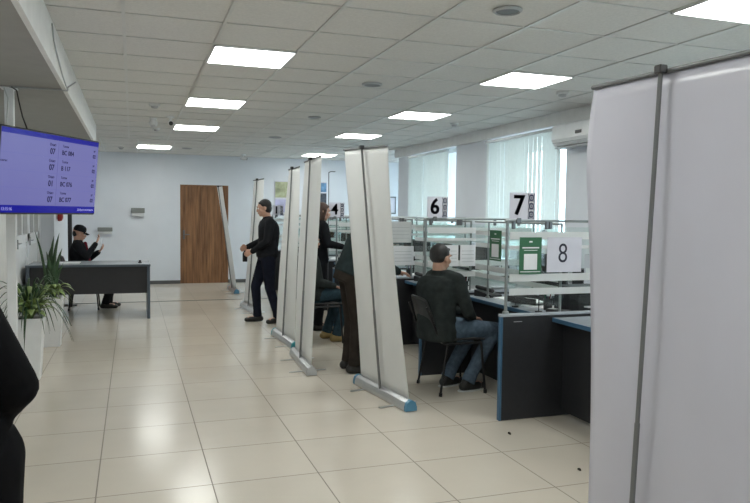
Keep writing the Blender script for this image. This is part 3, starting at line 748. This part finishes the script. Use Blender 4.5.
# man with cap behind the desk at the left
make_chair((-.70, 11.62, 0), -PI/2, 'black chair behind the desk under the man in the cap', 'visitor chairs')
person('seated man in a black cap and jacket behind the desk, reading a paper', (-.70, 11.62, 0), -PI/2,
       sit(.98, lean=-.06, seat=.47, head=(0, -.065, 1.155), hf=(-.1, 1, -.3), elL=(-.24, .06, .76), elR=(.22, .04, .80), wrL=(-.10, .20, .86), wrR=(.12, .17, 1.0), knR=(.1, .44, .54), anL=(-.10, .34, .092), anR=(.10, .30, .092),
           handL=((.1, .6, .6), (0, -.7, .6), (0, 0, 1), .7), handR=((-.3, .5, .8), (0, -.7, .4), (0, 0, 1), .6)),
       m_coat, m_coat, m_hair, cap_=True, shirt=m_redc)
o = thing('paper_sheet', (-.47, 11.64, .96), 'small white paper sheet held up by the man in the cap', 'paper')
MB().grid(lambda u, v: V((.02*v+.008*math.sin(u*3), (u-.5)*.15, v*.12)), 5, 5).build('sheet', m_paper, o, True, solid=.001)
# employee behind the glass
person('clerk with dark hair in a grey top seated behind the glass by the leaning banner', (3.99, 9.80, 0), PI/2,
       sit(.95, lean=.22, seat=.46, head=(0, .27, 1.04), hf=(.1, 1, -.5), neck=(0, .15, .96), shL=(-.17, .13, .91), shR=(.17, .13, .91), elL=(-.22, .20, .72), elR=(.22, .20, .72), wrL=(-.15, .36, .79), wrR=(.15, .36, .79), anL=(-.12, .25, .092), anR=(.12, .25, .092), knL=(-.12, .36, .54), knR=(.12, .36, .54)),
       mat('grey_wool', (.20, .21, .23), .9, noise=.2), m_coat, m_hair)
make_chair((3.99, 9.80, 0), PI/2, 'clerk chair behind the counter near the leaning banner', 'staff chairs')
# dark figure cut off by the left edge
person('person in a long black coat at the left edge, cut off by the picture', (-.46, 2.02, 0), 0,
       stand(.96, pel=(-.035, 0, .91), neck=(-.09, 0, 1.36), head=(-.10, .03, 1.50), shL=(-.25, 0, 1.285), shR=(.055, 0, 1.265), elR=(.178, -.05, 1.05), wrR=(.09, .12, .92), elL=(-.24, -.05, 1.05), wrL=(-.19, .07, .84), handL=((0, .3, -1), (1, 0, 0), (0, 1, 0), .8), handR=((-.1, .3, -1), (-1, 0, 0), (0, 1, 0), .8)),
       m_deep, m_deep, m_hair, jacket_len=.32, fat=1.10)

# ================================================================== LEFT DESK
o = thing('reception_desk', (-.57, 10.7, 0), 'long charcoal desk with a pale top in front of the man in the cap', 'desk')
MB().box(-.77, .80, -.43, .40, .735, .765, .004).build('worktop', m_top, o)
MB().box(-.775, .805, -.436, -.43, .735, .767).build('edge_band', m_bluegrey, o)
MB().box(-.74, .76, -.38, -.36, .36, .735).build('modesty_panel', m_desk, o)
MB().box(.76, .80, -.42, .36, 0, .735, .003).build('side_panel', m_bluegrey, o)
MB().box(-.77, -.73, -.42, .36, 0, .735, .003).build('side_panel', m_bluegrey, o)
o = thing('ink_stamp', (.10, 10.55, .766), 'small black stamp on the right end of the left desk', 'stamp')
MB().cone((0, 0, 0), (0, 0, .016), .028, .026, 14).build('base', m_black, o, True); MB().cone((0, 0, .016), (0, 0, .04), .012, .017, 14).build('grip', m_black, o, True)
o = thing('paper_stack', (-.85, 10.6, .766), 'flat white paper stack on the left end of the reception desk', 'paper'); MB().box(-.15, .15, -.1, .1, 0, .01).box(-.12, .16, -.09, .11, .01, .016).build('sheets', m_paper, o)
# ================================================================== POTTED PLANTS
def planter(o, top=.115, bot=.085, h=.52):
    b = MB(); rings = []
    P_ = [(bot, 0), (top, h), (top+.008, h), (top+.008, h+.03), (top-.008, h+.03), (top-.012, h-.03)]
    R = [[b.b.verts.new(V((sx*r, sy*r, z))) for sx, sy in ((-1, -1), (1, -1), (1, 1), (-1, 1))] for r, z in P_]
    b.skin(R); b.build('planter_pot', m_pvc, o)
    MB().box(-top+.014, top-.014, -top+.014, top-.014, h-.03, h+.01).build('soil', m_soil, o)
def blade(b, base, tip, w, bend, tw=0, n=8, thick=.004):
    base, tip = V(base), V(tip); d = tip-base
    side = V((math.cos(tw), math.sin(tw), 0))
    L, Rr = [], []
    for i in range(n+1):
        t = i/n; c = base + d*t + V(bend)*4*t*(1-t)
        ww = w*(math.sin(PI*min(1, .18+t*.82)))**.6 if t < 1 else .0008
        nn = V((side.y, -side.x, .15))*thick*.0
        L.append((c-side*ww/2, c+side*ww/2))
    vs = [(b.b.verts.new(p), b.b.verts.new(q)) for p, q in L]
    for a, c in zip(vs, vs[1:]): b.b.faces.new((a[0], a[1], c[1], c[0]))
o = thing('potted_snake_plant', (-.85, 8.48, 0), 'tall dark snake plant in a white tapered planter beside the desk', 'plant')
planter(o)
b = MB(); rr = random.Random(3)
for tx, tz, w_ in ((-.16, 1.27, .030), (.03, 1.22, .05), (.08, 1.25, .045), (.0, 1.12, .05), (-.05, 1.05, .05), (.11, 1.08, .045), (.12, .92, .04), (.05, .98, .05), (-.03, .86, .045)):
    blade(b, (tx*.3, rr.uniform(-.05, .05), .52), (tx, rr.uniform(-.08, .08), tz), w_, (0.03*(1 if tx < 0 else -1), 0, 0), rr.uniform(-.7, .7))
b.build('foliage', m_leaf, o, True, solid=.004)
b = MB()
for k in range(26):
    a = rr.uniform(0, 6.28); L_ = rr.uniform(.10, .26); blade(b, (0, 0, .53), (L_*math.cos(a), L_*math.sin(a), .52+rr.uniform(.02, .14)), .06, (0, 0, .09), a+PI/2)
b.build('low_leaves', m_leaf2, o, True, solid=.002)
o = thing('potted_spider_plant', (-.87, 6.86, 0), 'spider plant with arching leaves in the nearer white planter', 'plant')
planter(o)
b = MB(); rr = random.Random(5)
for k in range(70):
    a = rr.uniform(0, 6.28); L_ = rr.uniform(.15, .38); dz = rr.uniform(-.28, .34)
    blade(b, (0, 0, .53), (L_*math.cos(a), L_*math.sin(a), .56+dz), .017, (0, 0, .20-.1*dz), a+PI/2, 10)
b.build('arching_leaves', m_leaf, o, True, solid=.0015)
b = MB()
for k in range(44):
    a = rr.uniform(0, 6.28); L_ = rr.uniform(.08, .28); hz = rr.uniform(.02, .28)
    blade(b, (0, 0, .53), (L_*math.cos(a), L_*math.sin(a), .54+hz), .075, (0, 0, .07), a+PI/2, 8)
b.build('broad_leaves', m_leaf2, o, True, solid=.002)

# ================================================================== COUNTERS
XC = 2.95         # customer edge of the worktops
XG = 3.06         # front glass
DIV = [1.5, 3.0, 4.5, 6.0, 7.5, 9.0, 10.5, 12.0, 13.5]
DN = {1.5: 'hidden behind the big banner near the camera', 3.0: 'seen as a black sliver right of the big banner', 4.5: 'closest in view, below the number 7 sign',
      6.0: 'behind the man in the charcoal jacket', 7.5: 'behind the leaning banner', 9.0: 'under the number 4 sign', 10.5: 'third from the back wall', 12.0: 'second from the back wall', 13.5: 'last one before the back wall'}
for y in DIV:
    o = thing('counter_divider', (2.53, y, 0), 'dark charcoal counter side panel, ' + DN[y], 'divider', group='counter dividers')
    MB().box(.012, 1.22, -.016, .016, 0, .765, .002).build('panel', m_desk, o)
    MB().box(-.006, .012, -.018, .018, 0, .765, .002).build('edge_band', m_edge, o)
    MB().box(-.008, 1.22, -.022, .022, .765, .785, .003).build('top_cap', m_top, o)
    if y == 4.5: MB().box(.10, .17, -.0175, -.0155, .725, .729).build('maker_mark', m_grey, o)
def glass_divider(y, lab):
    o = thing('glass_screen', (2.57, y, .785), lab, 'glass screen', group='glass side screens')
    L_ = 1.15; t = .68
    MB().cone((0, 0, 0), (0, 0, t), .012, .012, 12).cone((0, 0, 0), (0, 0, .02), .026, .022, 12).build('post', m_rail, o, True)
    MB().cone((-.02, 0, t), (L_, 0, t), .009, .009, 12).build('rail', m_rail, o, True)
    MB().cone((L_, 0, 0), (L_, 0, t), .010, .010, 12).build('post', m_rail, o, True)
    MB().box(.02, L_-.02, -.004, .004, .05, t-.045).build('glass_pane', m_glass, o)
    for z0, z1 in ((.545, .60), (.475, .50), (.235, .290), (.135, .185)):
        MB().box(.022, L_-.022, -.0065, -.0045, z0, z1).build('frosted_stripe', m_stripe, o)
    for xk in (.05, .33, .36, .72, .98):
        MB().box(xk-.012, xk+.012, -.012, .012, t-.06, t-.005, .003).build('clamp', m_dalu, o)
GL = {3.0: 'glass side screen hidden behind the big banner', 4.5: 'nearest glass side screen, carrying the 8 sheet and large green card', 6.0: 'glass side screen behind the head of the man in charcoal', 7.5: 'glass side screen with grey sheet beside the leaning banner', 9.0: 'glass side screen just behind the number 4 sign', 10.5: 'far glass side screen third from the back wall', 12.0: 'far glass side screen second from the back wall', 13.5: 'far glass side screen under the number 1 sign'}
for y in DIV[1:]: glass_divider(y, GL[y])
CN = {1.5: 'hidden by the big banner', 3.0: 'with its blue edge beside the nearest charcoal panel', 4.5: 'in front of the seated man in charcoal', 6.0: 'next along behind the seated man', 7.5: 'where the grey clerk sits', 9.0: 'beyond the number 4 sign', 10.5: 'second from the far end', 12.0: 'at the far end of the row'}
for y in DIV[:-1]:
    w_ = (1.5-.05)/2
    o = thing('service_counter', (XC, y+.75, 0), 'grey topped service counter with blue edge, ' + CN[y], 'counter', group='service counters')
    MB().box(.012, .78, -w_, w_, .722, .747, .002).build('worktop', m_top, o)
    MB().box(0, .012, -w_, w_, .716, .7468, .002).build('edge_band', m_edge, o)
    MB().box(.10, .12, -w_, w_, .04, .722).build('front_panel', m_desk, o)
    MB().box(.70, .74, -w_, -w_+.03, 0, .722).box(.70, .74, w_-.03, w_, 0, .722).build('leg', m_desk, o)
    if y < 4: continue
    o = thing('glass_screen', (XG, y+.75, .748), 'striped front glass of the service counter ' + CN[y], 'glass screen', group='glass front screens')
    t = .695; L_ = w_-.02
    for q, nm in ((-1, 1), (.62, 1)): MB().cone((0, q*L_, 0), (0, q*L_, t), .010, .010, 12).cone((0, q*L_, 0), (0, q*L_, .015), .022, .02, 12).build('post', m_rail, o, True)
    MB().cone((0, -L_, t), (0, L_, t), .009, .009, 12).build('rail', m_rail, o, True)
    MB().box(-.004, .004, -L_+.02, L_-.02, .16, t-.04).build('glass_pane', m_glass, o)
    for z0, z1 in ((.57, .61), (.46, .50), (.25, .30), (.18, .22)): MB().box(-.0065, -.0045, -L_+.022, L_-.022, z0, z1).build('frosted_stripe', m_stripe, o)
# number signs
def number_sign(n, x, y, z, lab, w=.21, h=.195):
    o = thing('number_sign', (x, y, z), lab, 'sign')
    MB().box(0, w, -.003, .003, 0, h, .001).build('board', m_lilac, o)
    MB().box(.06, .10, -.006, .012, -.028, .012, .004).build('clip', m_dalu, o)
    bm = join_meshes([text(n, h*1.02, m_ink, None, (w*.36+q, -.0045, h*.50), (1, 0, 0), (0, 0, 1), None, bold=.0035, sx=.92) for q in (-.003, 0, .003)])
    me = bpy.data.meshes.new('digit'); bm.to_mesh(me); bm.free(); me.materials.append(m_ink); dg_ = bpy.data.objects.new('digit', me); COL.objects.link(dg_); dg_.parent = o
    b = MB(); x0, x1 = w*.72, w*.97
    b.box(x0, x1, -.0042, -.0025, h*.03, h*.97).build('ornament_strip', m_nav, o)
    b = MB()
    for k in range(3):
        cz = h*(.19+.31*k); cx_ = (x0+x1)/2; r = h*.13
        for rr_, ww in ((r*1.15, .0034), (r*.42, .0040)):
            pts = [(cx_+rr_*math.cos(a)*.9, -.0048, cz+rr_*math.sin(a)) for a in [i*PI/4 for i in range(9)]]
            for p, q in zip(pts, pts[1:]): b.cone(p, q, ww*.55, ww*.55, 6)
        b.cone((x0+.003, -.0048, cz+r*1.25), (x1-.003, -.0048, cz+r*1.0), .0015, .0015, 6).cone((x0+.003, -.0048, cz+r*1.0), (x1-.003, -.0048, cz+r*1.25), .0015, .0015, 6)
    b.build('ornament', m_paper, o)
number_sign('7', 2.575, 4.485, 1.475, 'number 7 sign with navy ornament strip clipped on top of the glass rail')
number_sign('6', 2.575, 5.985, 1.475, 'number 6 sign with navy ornament strip above the seated man')
number_sign('4', 2.46, 8.985, 1.455, 'small number 4 sign between the two banners')
number_sign('1', 2.56, 13.485, 1.455, 'tiny number 1 sign beside the standing man')
o = thing('number_sheet', (2.90, 4.488, 1.085), 'white paper sheet with the number 8 on the nearest glass', 'sign')
MB().box(0, .30, -.0012, .0012, 0, .26).build('sheet', m_lilac, o)
text('8', .205, m_ink, o, (.135, -.0025, .135), (1, 0, 0), (0, 0, 1), 'digit', bold=-.001, sx=.85)
o = thing('number_sheet', (2.885, 4.52, 1.34), 'tiny number 5 mark seen above the number 8 sheet', 'sign')
MB().box(-.03, .03, -.001, .001, -.005, .065).build('sheet', m_paper, o)
text('5', .07, m_ink, o, (0, -.002, .03), (1, 0, 0), (0, 0, 1), 'digit')
def green_card(loc, rz, w, h, lab):
    o = thing('green_card', loc, lab, 'poster', rz)
    MB().box(0, w, -.0015, .0015, 0, h).build('card', m_green, o)
    MB().box(w*.2, w*.8, -.0035, -.0012, h*.12, h*.55, .0008).build('white_square', m_paper, o)
    b = MB(); b.box(w*.12, w*.88, -.003, -.0012, h*.70, h*.735).box(w*.2, w*.8, -.003, -.0012, h*.64, h*.655).box(w*.43, w*.57, -.003, -.0012, h*.86, h*.90).box(w*.05, w*.95, -.003, -.0012, h*.055, h*.075)
    b.build('printed_lines', m_paper, o)
green_card((2.665, 4.484, 1.075), 0, .185, .27, 'larger green card with a white square on the nearest glass')
green_card((XG-.01, 5.65, 1.10), -PI/2, .21, .27, 'narrower green card seen edgewise on the front glass behind')
def sheet(x, y, z, w, h, lab, m=m_paper, rz=0):
    o = thing('notice_sheet', (x, y, z), lab, 'notice', rz); MB().box(0, w, -.001, .001, 0, h).build('sheet', m, o)
    b = MB()
    for k in range(4): b.box(w*.1, w*.9, -.002, -.0008, h*(.2+.17*k), h*(.22+.17*k))
    b.build('printed_lines', m_grey, o)
sheet(2.74, 5.984, 1.02, .16, .20, 'white notice just right of the seated man\'s head')
sheet(2.92, 5.984, 1.02, .16, .20, 'white notice right beside the other, nearer the green card')
sheet(2.76, 7.484, 1.18, .27, .24, 'pale grey sheet on the glass right of the leaning banner', m_lgrey)
sheet(2.80, 7.484, .92, .26, .22, 'white sheet low on the glass beside the clerk')
# thin tall pole with a hook
o = thing('hook_pole', (2.49, 9.13, 0), 'tall thin metal pole with a hooked top beside the number 4 sign', 'pole')
MB().tube([(0, 0, 0.01), (0, 0, 2.05), (.03, 0, 2.065), (.09, 0, 2.065)], .006, 8).build('pole', m_dalu, o, True); MB().cone((0, 0, 0), (0, 0, .012), .05, .045, 20).build('base', m_dalu, o, True)

# ------------------------------------------------------------------ things on the counters
def monitor(x, y, rz, lab):
    o = thing('computer_monitor', (x, y, .747), lab, 'monitor', rz, 'staff monitors')
    MB().box(-.25, .25, -.02, .02, .12, .42, .006).build('housing', m_black, o)
    MB().box(-.24, .24, -.0225, -.0195, .135, .41).build('display', m_scr_line, o)
    MB().box(-.10, .10, -.09, .09, 0, .012, .003).build('base', m_black, o)
    MB().box(-.025, .025, .015, .04, .01, .25).build('stand', m_black, o)
ML = {3.0: 'nearest', 4.5: 'second nearest', 6.0: 'third nearest', 7.5: 'clerk\'s', 9.0: 'fifth', 10.5: 'sixth', 12.: 'farthest'}
def box_thing(name, loc, dims, m, lab, cat, rz=0, top=None, group=None, bev=.006):
    o = thing(name, loc, lab, cat, rz, group); w, d_, h = dims
    MB().box(-w/2, w/2, -d_/2, d_/2, 0, h, bev).build('body', m, o)
    if top:
        for nm, a, mm in top: MB().box(*a).build(nm, mm, o)
    return o
rr = random.Random(11)
for y in DIV[1:-1]:
    L_ = ML[y]
    monitor(3.50, y+.95, PI/2+.3, L_ + ' black computer monitor on the counter behind the glass')
    k = thing('keyboard', (3.64, y+.55, .747), L_ + ' black keyboard on the counter behind the glass', 'keyboard', -PI/2, 'staff keyboards')
    MB().box(-.21, .21, -.07, .07, 0, .014, .004).build('base', m_black, k)
    b = MB()
    for i in range(14):
        for j in range(4): b.box(-.2+i*.0287, -.2+i*.0287+.023, -.06+j*.031, -.06+j*.031+.025, .013, .018)
    b.build('keys', m_darkm, k)
    box_thing('document_printer', (3.42, y+.26, .747), (.34, .30, .20), m_lgrey if y != 4.5 else m_black, L_ + ' desktop printer beside the side screen', 'printer', .1,
              [('paper_tray', (-.12, .12, -.2, -.14, .05, .06), m_paper), ('control_panel', (-.14, .14, -.152, -.148, .14, .18), m_black)], 'staff printers')
    for q in range(3):
        o = thing('paper_stack', (3.22+rr.uniform(0, .1), y+.5+q*.3+rr.uniform(-.05, .05), .747), L_ + ' counter paper pile, ' + ('near end', 'middle', 'far end')[q], 'paper', rr.uniform(-.6, .6), 'paper piles on the counters')
        MB().box(-.105, .105, -.15, .15, 0, .008+.01*rr.random()).build('sheets', m_paper, o)
    o = thing('pen_cup', (3.16, y+.36, .747), L_ + ' dark pen cup near the glass', 'pen cup', 0, 'pen cups')
    MB().lathe([(.034, 0), (.038, .095), (.034, .095), (.031, .006)]).build('cup', m_black, o, True)
    for q in range(4): a = q*1.6; MB().cone((0.01*math.cos(a), .01*math.sin(a), .01), (.035*math.cos(a), .035*math.sin(a), .15), .004, .004, 6).build('pen', (m_pvc, m_nav, m_green, m_redc)[q], o)
    if y == 3.0: continue
    o = thing('desk_phone', (3.14, y+1.33, .747), L_ + ' black desk phone at the far end of the counter', 'phone', .4, 'counter phones')
    MB().poly([(-.08, -.1, 0), (-.08, .1, 0), (-.08, .1, .06), (-.08, -.1, .02)], (.16, 0, 0)).build('base', m_black, o); MB().cap((-.05, -.09, .06), (-.05, .09, .085), .02, .02, 10).build('handset', m_black, o, True)
# small card readers and leads on the customer side
for (x, y, lab) in ((3.05+.14, 5.30, 'black card reader on the counter in front of the seated man'), (3.14, 4.68, 'black card reader just behind the nearest side panel')):
    o = thing('card_reader', (x, y, .748), lab, 'card reader', .5); MB().box(-.045, .045, -.09, .09, 0, .028, .006).build('body', m_black, o); MB().box(-.034, .034, .02, .075, .027, .030).build('display', m_grey, o)
for (x, y, z, lab) in ((2.99, 5.08, .748, 'short black microphone stand on the counter by the glass'), (3.0, 4.74, .748, 'second black microphone stand nearer the side panel')):
    o = thing('desk_microphone', (x, y, z), lab, 'microphone'); MB().cone((0, 0, 0), (0, 0, .012), .03, .028, 14).build('base', m_black, o, True)
    MB().tube([(0, 0, .01), (0, 0, .10), (-.02, 0, .13)], .004, 8).cap((-.02, 0, .13), (-.04, 0, .14), .010, .010, 8).build('stem', m_black, o, True)
for (x, y, q, lab) in ((3.22, 5.22, .3, 'black paper tray on the counter just behind the nearest glass'), (3.40, 6.72, -.4, 'black paper tray behind the glass beyond the seated man'), (3.42, 5.05, .1, 'black paper tray on the counter by the narrower green card')):
    o = thing('document_tray', (x, y, .762), lab, 'tray', q)
    MB().box(-.12, .12, -.16, .16, 0, .008).box(-.12, -.112, -.16, .16, 0, .05).box(.112, .12, -.16, .16, 0, .05).box(-.12, .12, .152, .16, 0, .05).build('tray', m_black, o); MB().box(-.105, .105, -.15, .145, .008, .02).build('sheets', m_paper, o)
# staff cabinets and desk clutter along the window wall
for i, y in enumerate((4.2, 5.7, 7.2, 8.7, 10.2, 11.55)):
    wh = ('in front of the near hidden window', 'by the pier with the air conditioner', 'under the middle window blind', 'by the wide white pier', 'under the farther window blind', 'in the far corner')[i]
    o = thing('storage_cabinet', (4.47, y, 0), 'low white storage cabinet ' + wh, 'cabinet', 0, 'low white cabinets')
    MB().box(-.2, .2, -.62, .62, 0, .78, .004).build('body', m_pvc, o)
    for q in (-1, 1):
        d_ = MB().box(-.218, -.201, q*.305-.295, q*.305+.295, .04, .76, .002).build('door', m_pvc, o); MB().box(-.235, -.218, q*.04-.006, q*.04+.006, .4, .52).build('handle', m_alu, d_)
    for k, (dy, hh, mm) in enumerate(((-.42, .30, m_black), (-.1, .22, m_lgrey), (.25, .34, m_lilac), (.45, .18, m_black))):
        box_thing('document_box', (4.47, y+dy, .78), (.26, .18, hh), mm, ('tall black', 'short grey', 'tall pale', 'short black')[k] + ' document box on the cabinet ' + wh, 'box', 0, [('label_plate', (-.1345, -.1305, -.05, .05, hh*.4, hh*.6), m_paper)], 'document boxes')
# small stains on the floor
for (x, y, r, lab) in ((2.44, 4.19, .016, 'small dark scuff mark on the floor tiles before the nearest panel'), (2.49, 3.46, .014, 'small dark scuff mark on the floor tiles nearest the big banner'), (2.95, 3.86, .016, 'small dark scuff mark on the floor at the foot of the counter')):
    tag(MB().cone((x, y, .0006), (x+.01, y, .002), r, r*.8, 9).build('floor_scuff', m_soil), lab, 'stain')
